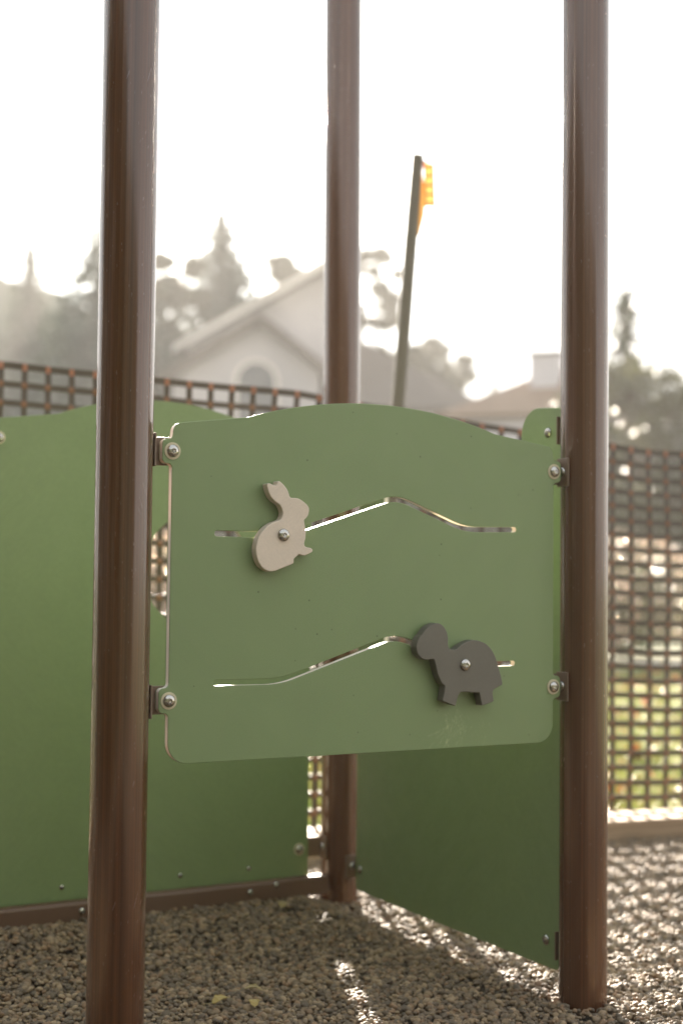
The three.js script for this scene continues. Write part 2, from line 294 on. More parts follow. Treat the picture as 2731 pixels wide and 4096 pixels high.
// --- low rails between posts
hp('rail', rbox(0.90, 0.048, 0.036, 0.355, 0.064, -0.917, 0.009), railMat);
{ const r = mesh('bolt', boltGeometry(0.008, 0)[0], steel, house); r.position.set(-0.39 + 0.165, 0.066, 0.47 - 0.8992); const q = r.clone(); q.position.x = -0.39 + 0.585; house.add(q); const q2 = r.clone(); q2.position.x = -0.39 + 0.655; q2.position.y = 0.078; house.add(q2); }

// ---------------------------------------------------------------- sliders on the front panel
function slider(name, label, category, pts, m, bx, by, thick) {
  const q = pts.map(([x, y]) => V2(x / 1e4 - bx, y / 1e4 - by));
  const crv = new THREE.CatmullRomCurve3(q.map((v) => V3(v.x, v.y, 0)), true, 'catmullrom', 0.35);
  const sh = new THREE.Shape(crv.getPoints(q.length * 3).slice(0, -1).map((v) => V2(v.x, v.y)));
  const o = thing(name, label, category, [bx, by, 0.0038]);
  mesh('body', new THREE.ExtrudeGeometry(sh, { depth: thick - 0.003, bevelEnabled: true, bevelThickness: 0.0015, bevelSize: 0.0015, bevelOffset: -0.0015, bevelSegments: 3 }).translate(0, 0, 0.0015), m, o);
  mesh('bolt', boltGeometry(0.0112, 0)[0], steel, o).position.z = thick;
  const back = new THREE.CylinderGeometry(0.0044, 0.0044, 0.03, 16).rotateX(Math.PI / 2).translate(0, 0, -0.012);
  mesh('axle', flat([back, new THREE.CylinderGeometry(0.017, 0.017, 0.006, 24).rotateX(Math.PI / 2).translate(0, 0, -0.0245)]), mat(0.4, 0.38, 0.34, 0.5), o);
}
slider('rabbit_slider', 'pale beige rabbit cut-out bolted into the upper zigzag slot', 'slider toy', [[1669, 9887], [1708, 9901], [1745, 9894], [1801, 9868], [1833, 9867], [1860, 9895], [1869, 9932], [1892, 9948], [1929, 9935], [1995, 9883], [2052, 9819], [2085, 9762], [2104, 9704], [2138, 9666], [2231, 9665], [2297, 9653], [2373, 9613], [2449, 9557], [2488, 9508], [2495, 9458], [2480, 9382], [2452, 9335], [2405, 9292], [2398, 9271], [2406, 9229], [2424, 9154], [2435, 9071], [2428, 8970], [2410, 8903], [2406, 8865], [2421, 8828], [2459, 8810], [2535, 8797], [2563, 8780], [2573, 8755], [2554, 8722], [2432, 8665], [2376, 8666], [2305, 8683], [2263, 8650], [2208, 8604], [2204, 8545], [2195, 8524], [2135, 8495], [1931, 8422], [1858, 8392], [1766, 8379], [1683, 8395], [1591, 8451], [1526, 8541], [1484, 8655], [1473, 8770], [1494, 8893], [1529, 8984], [1592, 9076], [1682, 9161], [1791, 9226], [1883, 9257], [1938, 9283], [1970, 9334], [1983, 9401], [1963, 9467], [1935, 9516], [1907, 9544], [1823, 9595], [1748, 9667], [1701, 9756], [1674, 9838]], rabbitMat, 0.1995, 0.9012, 0.0188);
slider('turtle_slider', 'dark grey-brown turtle cut-out bolted into the lower zigzag slot', 'slider toy', [[4864, 7296], [4950, 7383], [5053, 7440], [5140, 7465], [5227, 7453], [5314, 7394], [5376, 7305], [5404, 7202], [5405, 7071], [5432, 7004], [5511, 6969], [5581, 6980], [5687, 7052], [5829, 7116], [5971, 7144], [6115, 7122], [6260, 7065], [6387, 6951], [6480, 6801], [6535, 6635], [6601, 6454], [6629, 6334], [6611, 6290], [6438, 6213], [6411, 6147], [6430, 6027], [6412, 5983], [6178, 5924], [6159, 5962], [6104, 6156], [6050, 6165], [5729, 6190], [5650, 6149], [5615, 6054], [5581, 5946], [5537, 5947], [5317, 6028], [5300, 6065], [5325, 6181], [5341, 6312], [5271, 6365], [5182, 6535], [5147, 6666], [5111, 6784], [5076, 6811], [4938, 6794], [4834, 6826], [4748, 6907], [4713, 7023], [4729, 7124], [4779, 7210], [4831, 7253]], turtleMat, 0.578, 0.6688, 0.0205);

// ---------------------------------------------------------------- timber edging
const timberLabels = ['pale wood edging board along the gravel, next to the gravel', 'pale wood edging board along the gravel, next to the lawn'];
for (let row = 0; row < 2; row++) for (let k = 0; k < 3; k++) {
  const len = 2.38, s = -3.4 + row * 0.9 + k * (len + 0.012) + len / 2, c = onEdge(s, 0.048 + row * 0.1, 0.024 - row * 0.003);
  const g = new RoundedBoxGeometry(len, 0.075, 0.094, 2, 0.006), uv = g.attributes.uv, p = g.attributes.position;
  for (let i = 0; i < p.count; i++) uv.setXY(i, p.getX(i) * 0.6 + k * 0.3, (p.getZ(i) + p.getY(i)) * 2.4 + row * 0.37);
  const o = mesh('edging_board', g, timberMat); o.position.copy(c); o.rotation.y = -Math.atan2(ALONG.z, ALONG.x);
  tag(o, timberLabels[row], 'board', row ? 'edging boards on the lawn side' : 'edging boards on the gravel side');
}

// ---------------------------------------------------------------- mesh fence on the far side of the edging
{
  const fence = thing('mesh_fence', 'dark brown plastic mesh fence with orange ties behind the play house', 'fence', onEdge(0, 0.21).toArray(), -Math.atan2(ALONG.z, ALONG.x));
  const knots = [[-2.8, 1.43], [-0.92, 1.425], [-0.47, 1.412], [0, 1.388], [0.53, 1.325], [1.01, 1.285], [1.29, 1.26], [3.3, 1.2]];
  const top = (s) => { for (let i = 1; i < knots.length; i++) if (s <= knots[i][0]) { const [a, y] = knots[i - 1], [b, z] = knots[i]; return y + ((z - y) * (s - a)) / (b - a); } return 1.2; };
  const plastic = mat(0.05, 0.034, 0.021, 0.42), orange = mat(0.40, 0.15, 0.08, 0.5, { transmission: 0.25, thickness: 0 }), knotMat = mat(0.2, 0.095, 0.05, 0.25);
  const wob = (s, y) => 0.011 * noise.noise(s * 2.3, y * 2.1, 7.7), sag = (s, y) => 0.022 * noise.noise(s * 0.9, y * 1.3, 2.2) + 0.006 * noise.noise(s * 4, y * 5, 5.2);
  const NR = 25, y0 = 0.05, S0 = -2.8, S1 = 3.3, rowY = (j, s) => y0 + ((top(s) - y0) * j) / NR;
  const point = (s, j) => { const y = rowY(j, s); return [s + wob(s, y) * 1.6 + 0.05 * (y - 0.7) * 0.12, y + wob(s + 5, y), sag(s, y)]; };
  const ribbon = (pts, nx, ny, w, t) => { // flat strip along pts, width w along (nx, ny), thickness t along z
    const pos = [], idx = []; pts.forEach(([x, y, z]) => { for (const [a, b] of [[-1, -1], [1, -1], [1, 1], [-1, 1]]) pos.push(x + nx * a * w / 2, y + ny * a * w / 2, z + b * t / 2); });
    for (let i = 0; i < pts.length - 1; i++) for (let k = 0; k < 4; k++) { const a = i * 4 + k, b = i * 4 + ((k + 1) % 4); idx.push(a, b, b + 4, a, b + 4, a + 4); }
    const g = new THREE.BufferGeometry(); g.setAttribute('position', new THREE.Float32BufferAttribute(pos, 3)); g.setIndex(idx); const h = g.toNonIndexed(); h.computeVertexNormals(); return h;
  };
  const cols = Math.round((S1 - S0) / 0.07), dots = [];
  for (let i = 0; i <= cols; i++) {
    const s = S0 + i * 0.07, pts = []; for (let j = 0; j <= NR; j++) { pts.push(point(s, j)); dots.push(point(s, j)); }
    mesh('vertical_strand', ribbon(pts, 1, 0, 0.018, 0.003), plastic, fence);
    const [x, y, z] = pts[NR]; mesh('tie', rbox(0.012, 0.02, 0.009, x, y - 0.002, z, 0.003), orange, fence);
  }
  for (let j = 0; j <= NR; j++) { const pts = []; for (let i = 0; i <= cols; i++) pts.push(point(S0 + i * 0.07, j)); mesh('horizontal_strand', ribbon(pts, 0, 1, j === NR ? 0.02 : 0.018, 0.0036), plastic, fence); }
  const kg = new THREE.SphereGeometry(0.0105, 8, 6), im = new THREE.InstancedMesh(kg, knotMat, dots.length), M = new THREE.Matrix4(); im.name = 'knots'; im.userData.kind = 'stuff'; im.castShadow = im.receiveShadow = true;
  dots.forEach(([x, y, z], i) => im.setMatrixAt(i, M.makeScale(1, 1, 0.45).setPosition(x, y, z))); fence.add(im);
}
{ // stake leaning behind the fence, with a yellow flap and a folded strip of orange mesh at its head
  const b = V3(1.362, 0, -1.70), t = V3(1.492, 2.185, -1.62), st = thing('fence_stake', 'slim leaning brown stake topped with yellow and orange plastic', 'stake', b.toArray());
  const stake = mat(0.13, 0.115, 0.085, 0.55), d = t.clone().sub(b), up = new THREE.Quaternion().setFromUnitVectors(V3(0, 1, 0), d.clone().normalize()), right = V3(0.8745, 0, 0.485);
  mesh('shaft', new THREE.CylinderGeometry(0.020, 0.024, d.length() + 0.1, 14).translate(0, d.length() / 2 - 0.05, 0).applyQuaternion(up), stake, st);
  const along = (k, w, o = 0) => d.clone().multiplyScalar(k).addScaledVector(right, w).add(V3(0, 0, o));
  const tri = (pts, th) => { const sh = new THREE.Shape(pts.map(([a, y]) => V2(a, y))); return new THREE.ExtrudeGeometry(sh, { depth: th, bevelEnabled: false }).translate(0, 0, -th / 2).rotateY(-0.5063); };
  const c = along(0.876, 0);
  mesh('flap', tri([[0.012, 0], [0.026, 0.012], [0.042, 0.08], [0.044, 0.15], [0.034, 0.22], [0.016, 0.255]], 0.002).translate(c.x, c.y, c.z), mat(0.66, 0.46, 0.17, 0.5, { transmission: 0.4, thickness: 0 }), st);
  const om = mat(0.72, 0.27, 0.08, 0.4, { transmission: 0.35, thickness: 0 }), pale = mat(0.92, 0.66, 0.32, 0.4, { transmission: 0.5, thickness: 0 });
  const q = along(0.925, 0.045, 0.012);
  mesh('mesh_strip', tri([[-0.014, 0], [0.016, -0.006], [0.008, 0.135], [-0.014, 0.14]], 0.0015).translate(q.x, q.y, q.z - 0.004), pale, st);
  for (const w of [-0.013, 0.014]) mesh('mesh_edge', tri([[w - 0.003, -0.006], [w + 0.004, -0.006], [w - 0.002, 0.14], [w - 0.009, 0.14]], 0.003).translate(q.x, q.y, q.z), om, st);
  for (let k = 0; k < 5; k++) mesh('mesh_rung', rbox(0.03, 0.007, 0.004, 0, 0.004 + k * 0.03, 0, 0.001).rotateY(-0.5063).translate(q.x - 0.0014 * k, q.y, q.z + 0.002), om, st);
  mesh('wire', new THREE.CylinderGeometry(0.002, 0.002, 0.06, 6).rotateZ(Math.PI / 2).rotateY(-0.5063).translate(q.x - 0.02, q.y + 0.14, q.z), stake, st);
}

// ---------------------------------------------------------------- leaves
function leafShape(len, wid, lobes) { // curled flat leaf, real thickness
  const sh = new THREE.Shape(), N = 22, pts = [];
  for (let i = 0; i <= N; i++) { const t = i / N, w = wid * Math.pow(Math.sin(Math.PI * Math.pow(t, 0.8)), 0.8) * (1 + lobes * Math.sin(t * 21)); pts.push([t * len, w]); }
  sh.moveTo(0, 0); for (const [x, w] of pts) sh.lineTo(x, w); for (const [x, w] of pts.reverse()) sh.lineTo(x, -w);
  const g = new THREE.ExtrudeGeometry(sh, { depth: 0.0008, bevelEnabled: false }).rotateX(-Math.PI / 2), p = g.attributes.position;
  for (let i = 0; i < p.count; i++) { const x = p.getX(i), z = p.getZ(i); p.setY(i, p.getY(i) + 1.1 * z * z / len + 0.006 * Math.sin((x / len) * 2.6)); }
  g.computeVertexNormals(); return g;
}
const leafMat = mat(0.42, 0.30, 0.085, 0.6, { transmission: 0.25, thickness: 0 }), leafMat2 = mat(0.34, 0.25, 0.09, 0.6, { transmission: 0.25, thickness: 0 });
[[0.222, -0.30, 0.2, 0.042, 'curled yellow-brown leaf lying on the gravel, the widest'], [0.345, -0.335, 2.7, 0.036, 'yellow leaf on the gravel with a raised tip'], [0.285, -0.245, 1.2, 0.032, 'small pale yellow leaf lying flat on the gravel'], [0.62, -0.80, 0.8, 0.04, 'small olive leaf on the gravel beside the rear post']].forEach(([x, z, a, l, label], i) => {
  const o = thing('fallen_leaf', label, 'leaf', [x, 0.011 + bank(x, z), z], a); mesh('blade', leafShape(l, l * 0.3, 0.1), i % 2 ? leafMat2 : leafMat, o); mesh('stalk', new THREE.CylinderGeometry(0.0008, 0.0006, l * 0.5, 5).rotateZ(1.45).translate(-l * 0.24, 0.002, 0), leafMat2, o);
});

// ---------------------------------------------------------------- lawn, path, planting beyond the fence
const lawnDir = -Math.atan2(ALONG.z, ALONG.x);
{
  const g = sheet(26, 26, 40, 40, -0.006, (x, z) => 0.006 * noise.noise(x, z, 3)), c = onEdge(3, 13.22);
  const o = struct('lawn', g, mat(1, 1, 1, 0.95, { map: rep(soilTone, 0.8, 0.8) })); o.position.set(c.x, 0, c.z); o.rotation.y = lawnDir;
}
{ // grass clumps
  const pos = [], blades = 7; for (let k = 0; k < blades; k++) { const a = rr(0, 6.28), r = rr(0, 0.02), h = rr(0.035, 0.075), l = rr(0.01, 0.04), w = 0.0032, x = r * Math.cos(a), z = r * Math.sin(a), b = rr(0, 6.28); pos.push(x - w * Math.sin(b), 0, z + w * Math.cos(b), x + w * Math.sin(b), 0, z - w * Math.cos(b), x + l * Math.cos(b), h, z + l * Math.sin(b)); }
  const g = new THREE.BufferGeometry(); g.setAttribute('position', new THREE.Float32BufferAttribute(pos, 3)); g.computeVertexNormals();
  const m = new THREE.MeshPhysicalMaterial({ color: 0xffffff, roughness: 0.5, transmission: 0.5, thickness: 0, side: THREE.DoubleSide });
  const list = []; for (let i = 0; i < 62000; i++) { const s = rr(-2.5, 6.5), off = 0.23 + 6.6 * Math.pow(rnd(), 1.35); if (noise.noise(s * 0.8, off * 0.9, 8.8) < -0.28 && rnd() < 0.75) continue; list.push([s, off]); }
  const im = new THREE.InstancedMesh(g, m, list.length), M = new THREE.Matrix4(), Q = new THREE.Quaternion(), c = new THREE.Color(), Y = V3(0, 1, 0);
  im.name = 'grass'; im.castShadow = im.receiveShadow = true;
  list.forEach(([s, off], i) => { const p = onEdge(s, off, -0.005), k = rr(0.7, 1.35), dry = rnd() < 0.16; im.setMatrixAt(i, M.compose(p, Q.setFromAxisAngle(Y, rr(0, 6.3)), V3(k * 1.3, k, k * 1.3))); dry ? im.setColorAt(i, c.setRGB(0.46, 0.37, 0.17)) : im.setColorAt(i, c.setRGB(rr(0.2, 0.34), rr(0.26, 0.36), 0.07)); });
  scene.add(im); tag(im, 'short autumn grass growing on the lawn past the mesh fence', 'grass', null, 'stuff');
}
{ // fallen leaves scattered on the lawn
  const g = leafShape(0.06, 0.022, 0.15), m = new THREE.MeshPhysicalMaterial({ color: 0xffffff, roughness: 0.5, transmission: 0.3, thickness: 0, side: THREE.DoubleSide }), n = 1500, im = new THREE.InstancedMesh(g, m, n), M = new THREE.Matrix4(), Q = new THREE.Quaternion(), c = new THREE.Color();
  for (let i = 0; i < n; i++) { const p = onEdge(rr(-2, 6.5), rr(0.3, 7), rr(0.02, 0.055)), k = rr(0.8, 1.5); im.setMatrixAt(i, M.compose(p, Q.setFromEuler(new THREE.Euler(rr(-0.6, 0.6), rr(0, 6.3), rr(-0.6, 0.6))), V3(k, k, k))); const t = rnd(); im.setColorAt(i, t < 0.3 ? c.setRGB(0.62, 0.20, 0.035) : t < 0.7 ? c.setRGB(0.5, 0.33, 0.1) : c.setRGB(0.36, 0.24, 0.12)); }
  im.name = 'scattered_leaves'; im.castShadow = im.receiveShadow = true; scene.add(im); tag(im, 'orange and tan autumn leaves scattered over the lawn', 'leaves', null, 'stuff');
}
{ const g = sheet(60, 1.3, 30, 2, 0.012), c = onEdge(10, 6.9), o = struct('path', g, mat(0.52, 0.47, 0.42, 0.8, { bumpMap: rep(gravelBump, 1, 1), bumpScale: 0.004 })); o.position.set(c.x, 0, c.z); o.rotation.y = lawnDir - 0.12; }

// leaf faces spread through a volume: fill(i) returns [x, y, z, size, tilt]
function foliage(n, fill) {
  const pos = new Float32Array(n * 18), a = V3(0, 0, 0), b = V3(0, 0, 0), e = new THREE.Euler(), q = new THREE.Quaternion();
  for (let i = 0; i < n; i++) {
    const [x, y, z, s, asp = 0.5] = fill(i); e.set(rr(-1.3, 1.3), rr(0, 6.3), rr(-1.3, 1.3)); q.setFromEuler(e);
    a.set(s, 0, 0).applyQuaternion(q); b.set(0, 0, s * asp).applyQuaternion(q);
    pos.set([x - a.x, y - a.y, z - a.z, x + b.x, y + b.y, z + b.z, x + a.x, y + a.y, z + a.z, x - a.x, y - a.y, z - a.z, x + a.x, y + a.y, z + a.z, x - b.x, y - b.y, z - b.z], i * 18);
  }
  const g = new THREE.BufferGeometry(); g.setAttribute('position', new THREE.BufferAttribute(pos, 3)); g.computeVertexNormals(); return g;
}
const bark = mat(0.10, 0.075, 0.055, 0.9);
const leafGreen = (r, g, b, rough = 0.5) => mat(r, g, b, rough, { transmission: 0.35, thickness: 0 });
function limb(p0, p1, r0, r1) { const d = p1.clone().sub(p0); return new THREE.CylinderGeometry(r1, r0, d.length(), 7).translate(0, d.length() / 2, 0).applyQuaternion(new THREE.Quaternion().setFromUnitVectors(V3(0, 1, 0), d.normalize())).translate(p0.x, p0.y, p0.z); }

// shrubs in a bed beyond the path: glossy backlit leaves
const glintLeaf = mat(0.86, 0.70, 0.57, 0.3, { transmission: 0.6, thickness: 0 });  // pale leaf colour stands in for sun glints on the shrubs
const shrubMats = [leafGreen(0.10, 0.13, 0.035, 0.22), leafGreen(0.17, 0.13, 0.045, 0.22), leafGreen(0.07, 0.11, 0.03, 0.2)];
const shrubWords = ['low glossy green shrub in the bed past the path', 'low bronze-leaved shrub in the bed past the path', 'low dark green shrub in the bed past the path'];
for (let i = 0; i < 12; i++) {
  const p = onEdge(-4.5 + i * 1.25 + rr(-0.2, 0.2), 8.5 + (i % 2) * 0.9 + rr(-0.2, 0.2), 0), k = i % 3, R = rr(0.75, 0.95), H = rr(1.0, 1.25);
  const o = thing('shrub', shrubWords[k], 'shrub', p.toArray(), rr(0, 6), ['green shrubs along the path', 'bronze shrubs along the path', 'dark shrubs along the path'][k]);
  mesh('foliage', foliage(8000, () => { const a = rr(0, 6.283), v = Math.pow(rnd(), 0.5), u = rr(-1, 1), w = Math.sqrt(1 - u * u) * v, bump = 1 + 0.25 * noise.noise(3 * Math.cos(a) + i, 3 * u, 3 * Math.sin(a)); return [R * w * Math.cos(a) * bump, Math.max(0.04, H * (0.5 + 0.5 * u * v * bump)), R * w * Math.sin(a) * bump, rr(0.018, 0.04), 0.5]; }), shrubMats[k], o);
  mesh('glint_leaves', foliage(3600, () => { const a = rr(0, 6.283), v = Math.pow(rnd(), 0.12), u = rr(-0.7, 1), w = Math.sqrt(1 - u * u) * v; return [1.06 * R * w * Math.cos(a), Math.max(0.1, H * (0.5 + 0.56 * u * v)), 1.06 * R * w * Math.sin(a), rr(0.02, 0.04), 0.6]; }), glintLeaf, o).userData.label = 'pale leaves added to stand in for sun glints';
  const st = []; for (let j = 0; j < 7; j++) { const a = rr(0, 6.28), r = rr(0.2, 0.6); st.push(limb(V3(0.05 * Math.cos(a), 0, 0.05 * Math.sin(a)), V3(r * Math.cos(a), H * rr(0.6, 0.85), r * Math.sin(a)), 0.014, 0.005)); } mesh('stems', flat(st), bark, o);
}
// clipped hedge behind the shrubs
[[-9, 6.8, 0], [-2.2, 6.6, 1], [4.4, 6.8, 0], [11.2, 6.6, 1]].forEach(([s, len, k], i) => {
  const p = onEdge(s + len / 2 + 4, 20, 0), o = thing('hedge', ['dense dark evergreen hedge behind the shrub bed', 'dense dark evergreen hedge, slightly lower, behind the shrub bed'][k], 'hedge', p.toArray(), lawnDir, k ? 'lower hedges behind the shrubs' : 'hedges behind the shrubs');
  const H = 2.9 - k * 0.2;
  mesh('foliage', foliage(16000, () => { const x = rr(-len / 2, len / 2), shell = rnd() < 0.7, h = H * (1 + 0.08 * noise.noise(x * 1.5, i, 0)); const y = shell && rnd() < 0.3 ? h + rr(-0.1, 0.1) : rr(0.03, h), z = shell ? (rnd() < 0.5 ? 1 : -1) * rr(0.42, 0.62) : rr(-0.5, 0.5); return [x, y, z, rr(0.05, 0.1), 0.5]; }), leafGreen(0.045 + 0.012 * k, 0.06, 0.022, 0.4), o);
  const st = []; for (let j = 0; j < 7; j++) { const x = -len / 2 + (j + 0.5) * len / 7; st.push(limb(V3(x, 0, 0), V3(x + rr(-0.2, 0.2), H * 0.8, 0), 0.03, 0.012)); } mesh('stems', flat(st), bark, o);
});

// tall unseen hedges, added out of view to keep low sky off the panels
[[-2.2 - 0.8745 * 3.3, 4.9 - 0.485 * 3.3, -0.5063, 0], [-2.2 + 0.8745 * 3.1, 4.9 + 0.485 * 3.1, -0.5063, 1], [-2.75, 0.4, 1.62, 2]].forEach(([x, z, a, k]) => {
  const o = thing('added_shade_hedge', ['added unseen dark hedge shading the rabbit panel, on the slim spruce side', 'added unseen dark hedge shading the rabbit panel, on the tan-roofed house side', 'added unseen dark hedge shading the open side of the play house'][k], 'hedge', [x, 0, z], a);
  mesh('foliage', foliage(15000, () => [rr(-3.3, 3.3), 3.0 * Math.pow(rnd(), 0.9), rr(-0.45, 0.45), rr(0.05, 0.1), 0.55]), leafGreen(0.05, 0.06, 0.025, 0.5), o);
  const st = []; for (let j = 0; j < 8; j++) { const x = -3 + j * 0.86; st.push(limb(V3(x, 0, 0), V3(x + rr(-0.2, 0.2), 2.5, 0), 0.03, 0.012)); } mesh('stems', flat(st), bark, o);
});

// ---------------------------------------------------------------- trees
function spruce(label, x, z, h, r, tone, group) {
  const o = thing('spruce_tree', label, 'tree', [x, -0.02, z], rr(0, 6), group);
  mesh('trunk', new THREE.CylinderGeometry(0.02, h * 0.016 + 0.04, h * 0.97, 9).translate(0, h * 0.485, 0), bark, o);
  const tips = [], limbs = []; const levels = Math.round(h * 5.2);
  for (let i = 0; i < levels; i++) { const t = Math.pow((i + 0.5) / levels, 0.92), y = h * (0.07 + 0.91 * t), n = 7, a0 = rr(0, 6.3);
    for (let k = 0; k < n; k++) { const a = a0 + (k * 6.283) / n + rr(-0.35, 0.35), L = r * Math.pow(1 - t, 0.82) * rr(0.62, 1.12) + 0.12; const steps = Math.max(4, Math.round(L * 6.5));
      for (let q = 0; q < steps; q++) { const f = (q + rnd()) / steps, d = L * f; tips.push([d * Math.cos(a) + rr(-0.1, 0.1), y - 0.34 * d + 0.14 * d * f * f + rr(-0.1, 0.08), d * Math.sin(a) + rr(-0.1, 0.1), rr(0.2, 0.42) * (0.45 + 0.55 * (1 - t)) * (h > 9 ? 1.45 : 0.95), 0.4]); }
      if (k % 2 === 0) limbs.push(limb(V3(0, y, 0), V3(L * 0.9 * Math.cos(a), y - 0.2 * L, L * 0.9 * Math.sin(a)), 0.02 + 0.02 * (1 - t), 0.008)); } }
  mesh('branches', flat(limbs), bark, o);
  mesh('crown', foliage(tips.length, (i) => tips[i]), leafGreen(...tone, 0.6), o); return o;
}
function broadleaf(label, x, z, h, w, base, tone, n, group, size = 0.11) {
  const o = thing('broadleaf_tree', label, 'tree', [x, -0.02, z], rr(0, 6), group), ls = [], cl = [];
  ls.push(limb(V3(0, 0, 0), V3(0.1, h * 0.55, 0), h * 0.02 + 0.03, h * 0.011)); ls.push(limb(V3(0.1, h * 0.55, 0), V3(0, h * 0.92, 0.1), h * 0.011, 0.02));
  for (let i = 0; i < 64; i++) { const t = rr(0, 1), y = base + (h - base) * (0.06 + 0.92 * t), env = w * Math.sqrt(Math.max(0.05, 1 - (2 * t - 0.85) ** 2 * 0.7)) , a = rr(0, 6.283), d = env * Math.sqrt(rnd()); const c = V3(d * Math.cos(a), y, d * Math.sin(a)); cl.push([c, rr(0.28, 0.66) * (0.3 + w * 0.24)]); ls.push(limb(V3(0.05, Math.max(h * 0.25, y - d * 0.8), 0), c, 0.035, 0.006)); }
  mesh('trunk', flat(ls), bark, o);
  mesh('crown', foliage(n, () => { const [c, r] = cl[(rnd() * cl.length) | 0], a = rr(0, 6.283), u = rr(-1, 1), q = r * Math.pow(rnd(), 0.45), s = Math.sqrt(1 - u * u); return [c.x + q * s * Math.cos(a), c.y + q * u * 0.8, c.z + q * s * Math.sin(a), rr(0.6, 1.2) * size, 0.6]; }), leafGreen(...tone, 0.5), o); return o;
}
const dark = [0.035, 0.055, 0.025], olive = [0.10, 0.10, 0.035];
spruce('slim tall spruce standing alone below the hillside', 20.0, -68.5, 17.9, 4.4, dark);
spruce('broad spruce beside the slim one, under the sun', 20.4, -57.9, 17.8, 7.2, dark);
spruce('tallest broad spruce behind the gabled house', 27.3, -61.0, 18.9, 7.6, dark);
broadleaf('thin-crowned broadleaf tree next to the tallest spruce', 24.1, -59.4, 15.7, 3.0, 5, olive, 16000, null, 0.22);
broadleaf('rounded tree rising behind the house ridge', 34.1, -67.6, 18.4, 3.4, 7, olive, 16000, null, 0.22);
broadleaf('loose olive tree beside the house gable', 37.2, -63.2, 18.3, 2.6, 5, olive, 17000, null, 0.24);
broadleaf('low olive tree above the lower house roof', 43.6, -67.5, 14.4, 3.6, 5, olive, 16000, null, 0.24);
spruce('small distant spruce above the lower house roof', 48.4, -73.4, 15.9, 2.0, dark);
spruce('smallest distant spruce between the two houses', 59.8, -84.2, 15.9, 1.9, dark);
spruce('dark spruce close beside the tan-roofed house', 18.85, -21.1, 7.1, 1.75, [0.05, 0.065, 0.03]);
broadleaf('bushy olive tree in front of the tan-roofed house', 16.5, -18.1, 4.8, 1.9, 0.5, olive, 9000, null, 0.075);

// ---------------------------------------------------------------- houses
const roofTone = dataTex(256, 256, (u, v) => { const n = 0.5 * tile(u, v, 30, 8, 101) + 0.4 * tile(u, v, 4, 4, 103); return [0.44 + 0.07 * n, 0.39 + 0.07 * n, 0.35 + 0.06 * n]; });
const roofMat = mat(0.42, 0.41, 0.40, 0.85, { map: rep(roofTone, 1, 1) }), tanRoof = mat(1.0, 0.82, 0.64, 0.8, { map: rep(roofTone, 1, 1) });
const wallMat = mat(0.36, 0.335, 0.34, 0.85), trimMat = mat(0.6, 0.55, 0.5, 0.7), glassMat = mat(0.05, 0.055, 0.06, 0.08), wallWhite = mat(0.42, 0.40, 0.42, 0.85), darkTrim = mat(0.07, 0.06, 0.055, 0.7);
function slab(pts, t) { // thick flat polygon through 3-D points
  const a = V3(...pts[0]), n = V3(...pts[1]).sub(a).cross(V3(...pts[2]).sub(a)).normalize().multiplyScalar(t), P = pts.map((p) => V3(...p)), pos = [], N = P.length, push = (...v) => v.forEach((q) => pos.push(q.x, q.y, q.z));
  const B = P.map((p) => p.clone().sub(n)); for (let i = 1; i < N - 1; i++) { push(P[0], P[i], P[i + 1]); push(B[0], B[i + 1], B[i]); }
  for (let i = 0; i < N; i++) { const j = (i + 1) % N; push(P[i], B[i], B[j]); push(P[i], B[j], P[j]); }
  const g = new THREE.BufferGeometry(); g.setAttribute('position', new THREE.Float32BufferAttribute(pos, 3)); const uv = []; for (let i = 0; i < pos.length; i += 3) uv.push(pos[i] * 0.4, (pos[i + 1] + pos[i + 2]) * 0.4); g.setAttribute('uv', new THREE.Float32BufferAttribute(uv, 2)); g.computeVertexNormals(); return g;
}
const gable = (w0, w1, px, py, eave0, eave1, d) => { const sh = new THREE.Shape([V2(w0, 0), V2(w1, 0), V2(w1, eave1), V2(px, py), V2(w0, eave0)]); return new THREE.ExtrudeGeometry(sh, { depth: d, bevelEnabled: false }); };
